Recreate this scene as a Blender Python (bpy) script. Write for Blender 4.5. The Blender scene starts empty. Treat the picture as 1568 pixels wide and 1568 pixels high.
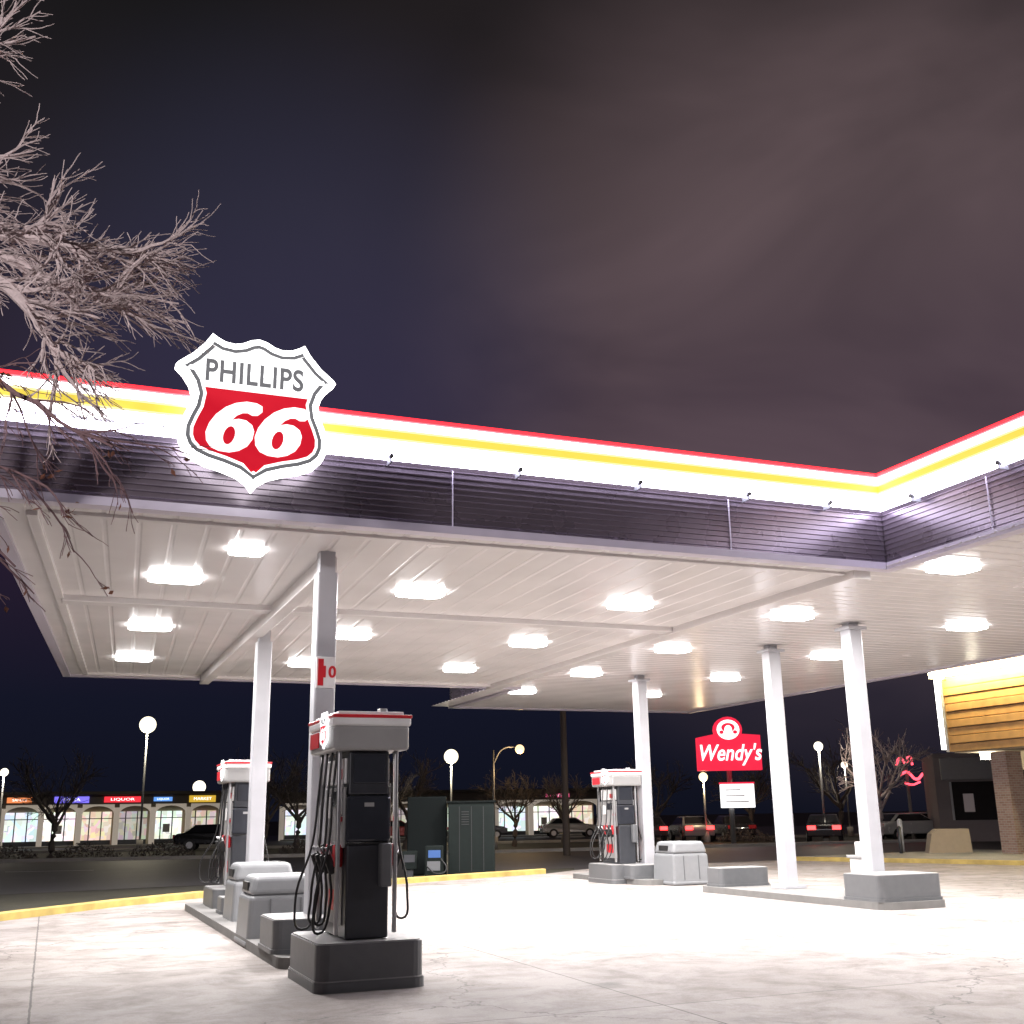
import bpy, bmesh, math, random
from mathutils import Vector, Matrix
random.seed(7)
S=bpy.context.scene
C=bpy.context.collection
ANG=math.atan2(.377,.926)
E1=Vector((math.cos(ANG),math.sin(ANG),0)); E2=Vector((-E1.y,E1.x,0))
def E(a,b,z=0): return E1*a+E2*b+Vector((0,0,z))
def toE(x,y): 
    v=Vector((x,y,0)); return v.dot(E1),v.dot(E2)

# ---------------- camera
f=1700.0; th=math.atan(466/1700); r=0.0165
fw=Vector((0,math.cos(th),math.sin(th))); up0=Vector((0,-math.sin(th),math.cos(th))); rt0=Vector((1,0,0))
rt=(rt0-r*up0).normalized(); up=(up0+r*rt0).normalized()
cam=bpy.data.cameras.new("camera"); co=bpy.data.objects.new("camera",cam); C.objects.link(co)
m=Matrix((rt,up,-fw)).transposed().to_4x4(); m.translation=Vector((0,0,1.6)); co.matrix_world=m
cam.lens=f/1568*36; cam.clip_end=3000; S.camera=co
S.view_settings.view_transform='Standard'; S.view_settings.look='None'; S.view_settings.exposure=0

# ---------------- materials
def mat(name,col,rough=.6,metal=0,var=.12,scale=6,bump=0,emis=None,est=0,coat=0,spec=None):
    m=bpy.data.materials.new(name); m.use_nodes=True; nt=m.node_tree; b=nt.nodes["Principled BSDF"]
    tc=nt.nodes.new("ShaderNodeTexCoord"); n=nt.nodes.new("ShaderNodeTexNoise"); n.inputs["Scale"].default_value=scale; n.inputs["Detail"].default_value=6
    nt.links.new(tc.outputs["Object"],n.inputs["Vector"])
    mx=nt.nodes.new("ShaderNodeMix"); mx.data_type='RGBA'
    mx.inputs[6].default_value=(*[c*(1-var) for c in col],1); mx.inputs[7].default_value=(*[min(1,c*(1+var)) for c in col],1)
    nt.links.new(n.outputs["Fac"],mx.inputs[0]); nt.links.new(mx.outputs[2],b.inputs["Base Color"])
    mr=nt.nodes.new("ShaderNodeMapRange"); mr.inputs[3].default_value=max(0,rough-.08); mr.inputs[4].default_value=min(1,rough+.08)
    nt.links.new(n.outputs["Fac"],mr.inputs[0]); nt.links.new(mr.outputs[0],b.inputs["Roughness"])
    b.inputs["Metallic"].default_value=metal
    if spec is not None: b.inputs["Specular IOR Level"].default_value=spec
    if coat: b.inputs["Coat Weight"].default_value=coat
    if bump:
        bp=nt.nodes.new("ShaderNodeBump"); bp.inputs["Strength"].default_value=bump; bp.inputs["Distance"].default_value=.02
        nt.links.new(n.outputs["Fac"],bp.inputs["Height"]); nt.links.new(bp.outputs[0],b.inputs["Normal"])
    if emis:
        b.inputs["Emission Color"].default_value=(*emis,1); b.inputs["Emission Strength"].default_value=est
        m.cycles.emission_sampling='NONE'
    return m
def emi(name,col,st,samp=False):
    m=bpy.data.materials.new(name); m.use_nodes=True; nt=m.node_tree; b=nt.nodes["Principled BSDF"]
    b.inputs["Base Color"].default_value=(*[c*.5 for c in col],1); b.inputs["Emission Color"].default_value=(*col,1); b.inputs["Emission Strength"].default_value=st
    if not samp: m.cycles.emission_sampling='NONE'
    return m
M={}
M['white']=mat("white_paint",(.74,.73,.73),.35,var=.05)
M['soffit']=mat("soffit_white_metal",(.70,.67,.665),.24,var=.08,scale=.8)
M['column']=mat("column_grey_white",(.42,.42,.45),.38,var=.12,scale=3)
M['fascia']=mat("fascia_dark_metal",(.18,.15,.18),.28,metal=.5,var=.16,scale=1.5)
M['trim']=mat("trim_light",(.50,.46,.54),.35,var=.08)
M['roof']=mat("roof_membrane",(.1,.1,.1),.9)
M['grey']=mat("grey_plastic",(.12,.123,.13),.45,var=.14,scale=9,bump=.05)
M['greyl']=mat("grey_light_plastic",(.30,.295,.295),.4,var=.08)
M['bin']=mat("grey_bin_plastic",(.20,.205,.215),.42,var=.1,scale=8,bump=.04)
M['dark']=mat("charcoal_metal",(.045,.047,.055),.32,metal=.2,var=.2)
M['darkg']=mat("charcoal_gloss",(.03,.032,.04),.12,var=.2)
M['black']=mat("black_rubber",(.012,.012,.013),.5)
M['red']=mat("red_paint",(.55,.02,.03),.35,var=.1)
M['silver']=mat("brushed_steel",(.55,.55,.56),.35,metal=.9,var=.08)
M['yellow']=mat("yellow_kerb_paint",(.42,.31,.09),.75,var=.7,scale=2.5,bump=.3)
M['conc']=mat("concrete_kerb",(.34,.32,.3),.85,var=.2,scale=4,bump=.3)
M['island']=mat("island_concrete",(.17,.165,.16),.8,var=.25,scale=5,bump=.2)
M['bark']=mat("bark_pale",(.52,.43,.43),.85,var=.35,scale=20,bump=.4)
M['barkm']=mat("bark_twig",(.20,.12,.13),.85,var=.35,scale=20,bump=.4)
M['barkd']=mat("bark_dark",(.1,.085,.08),.9,var=.3,scale=10,bump=.3)
M['leaf']=mat("dead_leaf",(.2,.08,.05),.8,var=.3)
M['neon_r']=emi("neon_red",(1,.02,.03),3.2,True)
M['bloom_p']=emi("painted_bloom_red",(1,.22,.26),1.6)  # pink band: bloom of the red line painted as an emissive colour
M['neon_w']=emi("led_white",(1,.94,1),6,True)
M['neon_wu']=emi("led_white_wash",(.82,.78,1),26,True)
M['bloom_yp']=emi("painted_bloom_yellow",(1,.86,.42),1.1)  # pale yellow bands: painted bloom softening the yellow strip's edges
M['neon_y']=emi("led_yellow",(1,.77,.10),.86)
M['bloom_l']=emi("painted_bloom_lavender",(.82,.80,1),1.2)  # lavender band: painted fade of the white strip's glow
M['fix']=emi("canopy_lamp_lens",(1,.98,.97),16)
M['sgn_w']=emi("sign_white",(1,1,1),1.7)
M['sgn_edge']=emi("sign_white_edge",(1,1,1),5,True)
M['sgn_r']=emi("sign_red",(.62,.010,.026),1.0)
M['sgn_g']=emi("sign_grey",(.15,.15,.16),1.0)
M['pole']=mat("galvanised_pole",(.3,.3,.31),.5,metal=.5)
M['wood']=mat("wood_pole",(.09,.07,.06),.9)
M['glassd']=mat("dark_glass",(.02,.02,.025),.08)
M['street']=emi("street_lamp_lens",(1,.92,.75),30)
M['tail']=emi("tail_light",(1,.03,.03),8)
M['head']=emi("head_light",(1,.95,.85),8)

# ---------------- mesh helpers
def link(o,parent=None):
    C.objects.link(o)
    if parent: o.parent=parent
    return o
def empty(name,loc=(0,0,0),rot=0):
    o=bpy.data.objects.new(name,None); o.location=loc; o.rotation_euler=(0,0,rot); C.objects.link(o); return o
def meshobj(name,vs,fs,mats,parent=None,fm=None,smooth=False):
    me=bpy.data.meshes.new(name); me.from_pydata([tuple(v) for v in vs],[],fs)
    for mm in (mats if isinstance(mats,list) else [mats]): me.materials.append(mm)
    if fm:
        for i,p in enumerate(me.polygons): p.material_index=fm[i]
    if smooth:
        for p in me.polygons: p.use_smooth=True
    me.update()
    return link(bpy.data.objects.new(name,me),parent)
def box(name,parent,c,s,mt,bev=0,seg=2,taper=None,rot=None,vert=False):
    bm=bmesh.new(); bmesh.ops.create_cube(bm,size=1)
    for v in bm.verts:
        if taper and v.co.z>0: v.co.x*=taper[0]; v.co.y*=taper[1]
        v.co.x*=s[0]; v.co.y*=s[1]; v.co.z*=s[2]
    if bev:
        ed=[e for e in bm.edges if (not vert) or abs(e.verts[0].co.z-e.verts[1].co.z)>s[2]*.5]
        bmesh.ops.bevel(bm,geom=ed,offset=bev,segments=seg,profile=.5,affect='EDGES')
    me=bpy.data.meshes.new(name); bm.to_mesh(me); bm.free(); me.materials.append(mt)
    o=link(bpy.data.objects.new(name,me),parent); o.location=c
    if rot: o.rotation_euler=rot
    return o
def cyl(name,parent,c,rad,h,mt,seg=16,r2=None,rot=None):
    bm=bmesh.new(); bmesh.ops.create_cone(bm,cap_ends=True,segments=seg,radius1=rad,radius2=rad if r2 is None else r2,depth=h)
    me=bpy.data.meshes.new(name); bm.to_mesh(me); bm.free(); me.materials.append(mt)
    for p in me.polygons: p.use_smooth=len(p.vertices)==4
    o=link(bpy.data.objects.new(name,me),parent); o.location=c
    if rot: o.rotation_euler=rot
    return o
def tube(name,parent,pts,rad,mt):
    cu=bpy.data.curves.new(name,'CURVE'); cu.dimensions='3D'; cu.bevel_depth=rad; cu.bevel_resolution=2; cu.resolution_u=6
    sp=cu.splines.new('BEZIER'); sp.bezier_points.add(len(pts)-1)
    for p,q in zip(sp.bezier_points,pts): p.co=q; p.handle_left_type=p.handle_right_type='AUTO'
    cu.materials.append(mt)
    tmp=bpy.data.objects.new(name+"_c",cu); C.objects.link(tmp)
    me=bpy.data.meshes.new_from_object(tmp.evaluated_get(bpy.context.evaluated_depsgraph_get()))
    bpy.data.objects.remove(tmp)
    for p in me.polygons: p.use_smooth=True
    return link(bpy.data.objects.new(name,me),parent)
def text(name,parent,s,c,size,mt,rot=(math.pi/2,0,0),shear=0,off=0,sx=1,ext=.004,space=1):
    cu=bpy.data.curves.new(name,'FONT'); cu.body=s; cu.size=size; cu.shear=shear; cu.offset=off; cu.extrude=ext
    cu.align_x='CENTER'; cu.align_y='CENTER'; cu.space_character=space; cu.materials.append(mt)
    tmp=bpy.data.objects.new(name+"_c",cu); C.objects.link(tmp)
    me=bpy.data.meshes.new_from_object(tmp.evaluated_get(bpy.context.evaluated_depsgraph_get()))
    bpy.data.objects.remove(tmp)
    o=link(bpy.data.objects.new(name,me),parent); o.location=c; o.rotation_euler=rot; o.scale=(sx,1,1)
    return o
def poly_prism(name,parent,pts,y0,y1,mt):
    n=len(pts); vs=[(x,y0,z) for x,z in pts]+[(x,y1,z) for x,z in pts]
    fs=[tuple(range(n)),tuple(range(2*n-1,n-1,-1))]+[(i,n+i,n+(i+1)%n,(i+1)%n) for i in range(n)]
    return meshobj(name,vs,fs,mt,parent)

# ---------------- canopy
canopy=empty("gas_station_canopy",(0,0,0),ANG)
P=[(-.95,12.7),(11.1,12.7),(11.1,6.0),(20.5,6.0),(20.5,34.2),(11.7,34.2),(11.7,28.6),(.1,28.6)]
def offset(P,d):
    n=len(P); out=[]
    for i in range(n):
        a=Vector(P[i-1]);b=Vector(P[i]);c=Vector(P[(i+1)%n])
        d1=(b-a).normalized(); d2=(c-b).normalized()
        n1=Vector((d1.y,-d1.x)); n2=Vector((d2.y,-d2.x))
        k=(n1+n2); k=k/max(k.dot(n1),.35)
        out.append(b+k*d)
    return out
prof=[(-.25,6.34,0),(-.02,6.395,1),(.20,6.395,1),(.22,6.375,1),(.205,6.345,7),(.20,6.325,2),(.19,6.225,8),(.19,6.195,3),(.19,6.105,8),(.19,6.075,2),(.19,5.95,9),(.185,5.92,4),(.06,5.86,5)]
z=5.86
while z>5.14:
    prof+= [(.03,z-.052,5),(.048,z-.058,5),(.048,z-.066,5),(.03,z-.074,5)]; z-=.074
prof+=[(.03,5.09,6),(.075,5.085,6),(.075,4.985,6),(-.10,4.98,6),(-.10,5.03,6)]
vs=[];fs=[];fm=[]; n=len(P)
for (o_,zz,mi) in prof:
    for q in offset(P,o_): vs.append((q.x,q.y,zz))
for k in range(len(prof)-1):
    for i in range(n):
        j=(i+1)%n; fs.append((k*n+i,(k+1)*n+i,(k+1)*n+j,k*n+j)); fm.append(prof[k][2])
meshobj("fascia",vs,fs,[M['trim'],M['neon_r'],M['neon_w'],M['neon_y'],M['neon_wu'],M['fascia'],M['trim'],M['bloom_p'],M['bloom_yp'],M['bloom_l']],canopy,fm)
q=offset(P,-.24); meshobj("roof_deck",[(v.x,v.y,6.33) for v in q],[tuple(range(n))],M['roof'],canopy)
def ribbed(name,x0,x1,y0,y1,along,pitch,z,dep,x0b=None):
    vs=[];fs=[]
    a0,a1=(x0,x1) if along=='y' else (y0,y1)
    cs=[];a=a0
    while a<a1-1e-3:
        for d,h in ((0,0),(pitch*.80,0),(pitch*.86,dep),(pitch*.94,dep)):
            if a+d<a1: cs.append((a+d,z+h))
        a+=pitch
    cs.append((a1,z))
    for c_,h in cs:
        if along=='y':
            c2=c_ if x0b is None else x0b+(c_-x0)*(x1-x0b)/(x1-x0)
            vs+=[(c_,y0,h),(c2,y1,h)]
        else: vs+=[(x0,c_,h),(x1,c_,h)]
    for i in range(len(cs)-1): fs.append((2*i,2*i+1,2*i+3,2*i+2))
    return meshobj(name,vs,fs,M['soffit'],canopy)
ribbed("soffit_wing",-.9,11.0,12.72,28.55,'y',.40,5.03,.008,.15)
ribbed("soffit_main",11.0,20.45,6.05,34.15,'x',.30,5.03,.014)
def beam(nm,x0,x1,y0,y1,zb,zt=5.06): box(nm,canopy,((x0+x1)/2,(y0+y1)/2,(zb+zt)/2),(x1-x0,y1-y0,zt-zb),M['soffit'],.012)
beam("cross_beam",-.1,10.7,18.3,18.62,4.94)
beam("valley_beam",10.72,11.04,13.0,28.4,4.91)
beam("column_beam",3.12,3.34,14.52,28.0,4.82)
beam("edge_rail_near",-.3,10.7,13.15,13.27,4.99)
o=box("edge_rail_left",canopy,(.02,20.7,5.01),(.13,14.9,.07),M['soffit'],.01); o.rotation_euler=(0,0,-.066)
beam("edge_rail_far",.5,10.7,28.0,28.14,4.97)
# lamps
LP=[(a,b) for b in (16.4,20.85,25.1) for a in (1.4,5.1,8.8)]+[(a,b) for b in (16.5,20.8,25.1,29.3) for a in (12.15,16.2)]+[(11.95,12.3),(16.2,12.3),(16.2,8.3),(12.1,8.3),(2.1,14.4)]
LAMP_W=325
for i,(a,b) in enumerate(LP):
    s=1.0 if i<len(LP)-1 else .6
    box("lamp_lens",canopy,(a,b,5.0),(.74*s,.50*s,.07),M['fix'],.16*s,4,vert=True)
    ld=bpy.data.lights.new("lamp_light",'AREA'); ld.shape='RECTANGLE'; ld.size=.6*s; ld.size_y=.4*s; ld.energy=LAMP_W*(1 if s==1 else .25); ld.color=(1,.97,.955)
    lo=link(bpy.data.objects.new("lamp_light",ld),canopy); lo.location=(a,b,4.955)
COL=[(3.14,14.3,4.74),(3.38,20.45,4.74),(13.72,25.25,4.92),(13.95,19.8,4.92),(13.78,16.95,4.94)]
for i,(a,b,zt) in enumerate(COL):
    wd=.27 if i<2 else .285
    box("column",canopy,(a,b,zt/2+.06),(wd,wd,zt-.12),M['column'],.025,2,vert=True)
    if i>1: box("column_cap",canopy,(a,b,zt-.02),(wd*1.5,wd*1.5,.06),M['column'],.012); box("column_neck",canopy,(a,b,zt+.06),(.2,.2,.12),M['column'])
    else: box("column_neck",canopy,(a,b,zt+.15),(.2,.2,.32),M['column'])
    box("column_foot",canopy,(a,b,.15),(.5,.5,.06),M['column'],.008)
box("pump_number_panel",canopy,(3.14,14.145,3.42),(.25,.03,.40),M['white'],.006)
box("pump_number_stripe",canopy,(3.07,14.126,3.42),(.07,.012,.34),M['red'])
text("pump_number",canopy,"10",(3.17,14.125,3.42),.2,M['red'],off=.006)
for a in (4.35,8.4): box("panel_joint",canopy,(a,12.645,5.45),(.014,.012,.72),M['trim'])
for b in (10.6,8.0): box("panel_joint",canopy,(11.045,b,5.45),(.012,.014,.72),M['trim'])
for a in (3.5,5.2,6.93,8.63,10.0):
    cyl("clip",canopy,(a,12.48,5.86),.03,.07,M['grey'],10,rot=(math.pi/2,0,0)); box("clip_arm",canopy,(a,12.55,5.81),(.02,.16,.06),M['grey'])
for b in (11.8,10.2,8.5):
    cyl("clip",canopy,(10.88,b,5.86),.03,.07,M['grey'],10,rot=(0,math.pi/2,0)); box("clip_arm",canopy,(10.95,b,5.81),(.16,.02,.06),M['grey'])

# ---------------- shield sign
HS=[(0,.99),(.10,.965),(.20,.91),(.30,.885),(.42,.90),(.52,.95),(.58,.99),(.66,.86),(.80,.70),(.97,.56),(1.0,.52),(.90,.42),(.82,.30),(.78,.17),(.80,.04),(.86,-.10),(.91,-.25),(.91,-.40),(.86,-.53),(.75,-.64),(.58,-.71),(.38,-.76),(.20,-.82),(.08,-.90),(0,-1.0)]
FULL=[(x,z) for x,z in HS]+[(-x,z) for x,z in HS[-2:0:-1]]
SIX=[(.36,.62),(.46,.655),(.58,.64),(.69,.56),(.745,.44),(.745,.28),(.69,.14),(.58,.04),(.44,-.01),(.28,0),(.14,.06),(.05,.18),(.01,.34),(.03,.52),(.10,.70),(.22,.86),(.36,.96),(.52,1.01),(.68,1.0),(.78,.95),(.80,.84),(.74,.76),(.66,.75),(.58,.79),(.50,.78),(.42,.72)]
def shield(parent,w,h,y,thick=.16,small=False,pfx=""):
    base=[(x*w/2,z*h/2) for x,z in FULL]
    def ins(d): return [(v.x,v.y) for v in offset(base,d*w/1.85)]
    if sum(abs(v[0]) for v in ins(.05))>sum(abs(v[0]) for v in base): 
        def ins(d): return [(v.x,v.y) for v in offset(base,-d*w/1.85)]
    k=w/1.85
    poly_prism(pfx+"edge_body",parent,base,y,y+thick,M['sgn_edge'] if not small else M['sgn_w'])
    poly_prism(pfx+"grey_outline",parent,ins(.072),y-.006,y-.001,M['sgn_g'])
    poly_prism(pfx+"white_face",parent,ins(.118),y-.012,y-.007,M['sgn_w'])
    zt=.26*h/2
    cur=ins(.150); n=len(cur); out=[]
    for i in range(n):
        a_=cur[i]; b_=cur[(i+1)%n]
        if a_[1]<=zt: out.append(a_)
        if (a_[1]<=zt)!=(b_[1]<=zt):
            t=(zt-a_[1])/(b_[1]-a_[1]); out.append((a_[0]+t*(b_[0]-a_[0]),zt))
    poly_prism(pfx+"red_field",parent,out,y-.018,y-.013,M['sgn_r'])
    text(pfx+"lettering",parent,"PHILLIPS",(-.02*w,y-.02,.475*h/2),.30*h/2*1.32,M['sgn_g'],off=.0045*w,sx=.78,space=1.08)
    H6=.62*k
    for dx in (-.60,-.05):
        def T(x,z): return ((dx+(x+z*.15)*.72)*k*1.0,(z-.5)*H6-.215*h/2)
        poly_prism(pfx+"numeral",parent,[T(x,z) for x,z in SIX],y-.026,y-.019,M['sgn_w'])
        poly_prism(pfx+"numeral_counter",parent,[T(.375+.09*math.cos(-2*math.pi*i/16),.315+.18*math.sin(-2*math.pi*i/16)) for i in range(16)],y-.032,y-.027,M['sgn_r'])
sign=empty("gas_station_sign",E(1.83,12.30,6.15),ANG)
shield(sign,1.85,1.86,0,.16)
box("mount",sign,(0,.24,-.4),(.8,.1,.5),M['dark'])

# ---------------- fuel pumps
def pump(a,b,sc=1.0):
    o=empty("fuel_pump",E(a,b,0),ANG); o.scale=(sc,sc,sc)
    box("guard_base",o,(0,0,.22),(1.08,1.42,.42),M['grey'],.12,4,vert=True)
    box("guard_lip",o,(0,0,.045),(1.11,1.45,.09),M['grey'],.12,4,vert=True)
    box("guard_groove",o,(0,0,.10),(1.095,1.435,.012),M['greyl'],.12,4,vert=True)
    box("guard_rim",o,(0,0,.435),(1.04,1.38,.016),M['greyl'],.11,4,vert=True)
    box("cabinet_lower",o,(0,0,.90),(.44,.98,.90),M['dark'],.02)
    box("cabinet_mid",o,(0,0,1.60),(.46,1.0,.46),M['darkg'],.03)
    box("cabinet_upper",o,(0,0,2.06),(.42,.96,.44),M['dark'],.015)
    box("end_label",o,(0,-.507,1.74),(.10,.01,.04),M['greyl'])
    box("end_seam",o,(0,-.50,1.36),(.445,.012,.015),M['black'])
    box("end_screen",o,(0,-.487,2.10),(.34,.02,.30),M['darkg'],.01)
    box("paper_towel_box",o,(.16,-.56,1.15),(.12,.12,.42),M['grey'],.02)
    for sx in (-1,1):
        box("side_panel",o,(sx*.235,0,1.62),(.03,.86,.60),M['greyl'],.01)
        box("upper_panel",o,(sx*.225,0,2.08),(.03,.80,.26),M['white'],.01)
        box("upper_red",o,(sx*.243,-.2,2.05),(.012,.2,.10),M['red'])
        box("screen",o,(sx*.253,-.1,1.80),(.015,.26,.16),M['darkg'],.004)
        box("card_reader",o,(sx*.257,.2,1.72),(.03,.14,.22),M['white'],.008)
        box("price_label",o,(sx*.253,-.33,1.80),(.015,.13,.30),M['white'],.004)
        box("red_label",o,(sx*.256,-.33,1.60),(.015,.13,.05),M['red'])
        box("lower_decal",o,(sx*.226,0,.85),(.012,.7,.55),M['greyl'])
        box("decal_red",o,(sx*.236,0,.80),(.012,.35,.2),M['red'])
        box("post",o,(sx*.30,-.42,1.42),(.04,.06,1.86),M['silver'],.01)
        box("post_rear",o,(sx*.30,.42,1.42),(.04,.06,1.86),M['silver'],.01)
        for k,y in enumerate((-.30,-.10,.12,.32)):
            box("nozzle_boot",o,(sx*.27,y,1.24),(.09,.12,.22),M['black'] if k%2 else M['red'],.02)
            cyl("nozzle_spout",o,(sx*.33,y,1.22),.016,.24,M['silver'],8,rot=(0,sx*.5,0))
            box("nozzle_handle",o,(sx*.345,y,1.16),(.08,.04,.20),M['black'],.015,rot=(0,sx*.35,0))
            if sx>0 and k in (1,2): continue
            d=(.04+.30*random.random()) if sx<0 else .03+.08*random.random()
            lo_=.48+.16*random.random()
            tube("hose",o,[(sx*.30,y*1.1,2.30),(sx*(.33+.02*random.random()),y*1.15,1.9),(sx*(.35+d*.2),y*1.2,1.35),(sx*(.38+d),y*1.25-.02,lo_+.25),(sx*(.36+d*.7),y*1.1,lo_),(sx*.33,y,.80),(sx*.345,y,1.08)],.013,M['black'])
    box("head_lower",o,(0,0,2.41),(.80,1.18,.26),M['greyl'],.04,3)
    box("head_upper",o,(0,0,2.575),(.83,1.21,.10),M['white'],.03,3)
    box("head_red_stripe",o,(0,0,2.625),(.845,1.225,.035),M['red'],.01)
    box("head_top",o,(0,0,2.66),(.70,1.06,.04),M['white'],.01)
    for sx in (-1,1):
        s=empty("head_badge",(0,0,0)); s.parent=o; s.location=(sx*.435,-.22 if sx<0 else .22,2.50); s.rotation_euler=(0,0,sx*math.pi/2); s.scale=(.2,.2,.2)
        shield(s,1.85,1.9,0,.1,True,"badge_")
        box("head_red_panel",o,(sx*.412,.3,2.42),(.012,.4,.16),M['red'])
    box("vent_cap",o,(.18,-.3,2.70),(.09,.09,.06),M['silver'],.01); box("vent_cap",o,(-.2,.3,2.70),(.09,.09,.06),M['silver'],.01)
    return o
pump(3.03,11.95); pump(3.32,21.75)
a,b=toE(2.5,28.7); pump(a,b)
def rslab(nm,x0,x1,y0,y1,z0,z1,mt,bev=.12): 
    o=box(nm,None,E((x0+x1)/2,(y0+y1)/2,(z0+z1)/2),(x1-x0,y1-y0,z1-z0),mt,bev,4,vert=True); o.rotation_euler=(0,0,ANG); return o
rslab("pump_island",2.5,3.65,13.2,22.9,-.02,.12,M['island'],.2)
rslab("pump_island",12.95,14.3,24.0,28.2,-.02,.12,M['island'],.3)
rslab("pump_island",12.9,14.35,15.7,21.6,-.02,.12,M['island'],.3)
def guard(a,b,w,l,h=.42):
    o=empty("column_guard",E(a,b,0),ANG)
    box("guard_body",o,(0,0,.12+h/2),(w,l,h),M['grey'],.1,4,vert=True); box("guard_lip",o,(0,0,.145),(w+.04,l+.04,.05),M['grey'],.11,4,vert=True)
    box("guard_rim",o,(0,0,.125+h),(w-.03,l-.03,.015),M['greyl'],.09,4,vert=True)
guard(3.05,14.1,1.1,1.0,.36); guard(3.3,20.0,1.1,.6,.25)
guard(13.6,16.3,1.32,1.0,.42); guard(13.6,21.1,1.2,.6,.36)
guard(13.35,24.9,.9,.7,.3)
def bin_(a,b,h=.97,w=1.0,l=1.0):
    o=empty("service_trash_bin",E(a,b,.0),ANG)
    box("body_lower",o,(0,0,h*.36),(w,l,h*.72),M['bin'],.06,3,taper=(.94,.94))
    box("body_upper",o,(0,0,h*.855),(w*.935,l*.935,h*.27),M['bin'],.07,4,taper=(.86,.88))
    for x in (-.2,.2): box("panel_groove",o,(x*w,-l*.487,h*.4),(.012,.02,h*.55),M['grey'],rot=(-.04,0,0))
    box("side_hole",o,(-w*.45,0,h*.84),(.03,l*.4,h*.12),M['black'],.005)
    box("squeegee_tub",o,(w*.2,-l*.1,h*.985),(w*.3,l*.3,.02),M['black'],.005)
    box("foot",o,(0,0,.05),(w*1.03,l*1.03,.10),M['bin'],.05,3)
bin_(3.0,16.0,.90); bin_(3.2,18.75,.97)
a,b=toE(3.85,27.5); bin_(a,b,.98)
o=empty("windshield_service_stand",E(14.1,17.55,.12),ANG); box("cabinet",o,(0,0,.32),(.42,.4,.64),M['white'],.03); box("top_tray",o,(0,0,.66),(.5,.45,.05),M['greyl'],.01); box("towel_box",o,(.02,.05,.80),(.25,.2,.24),M['white'],.02)

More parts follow.
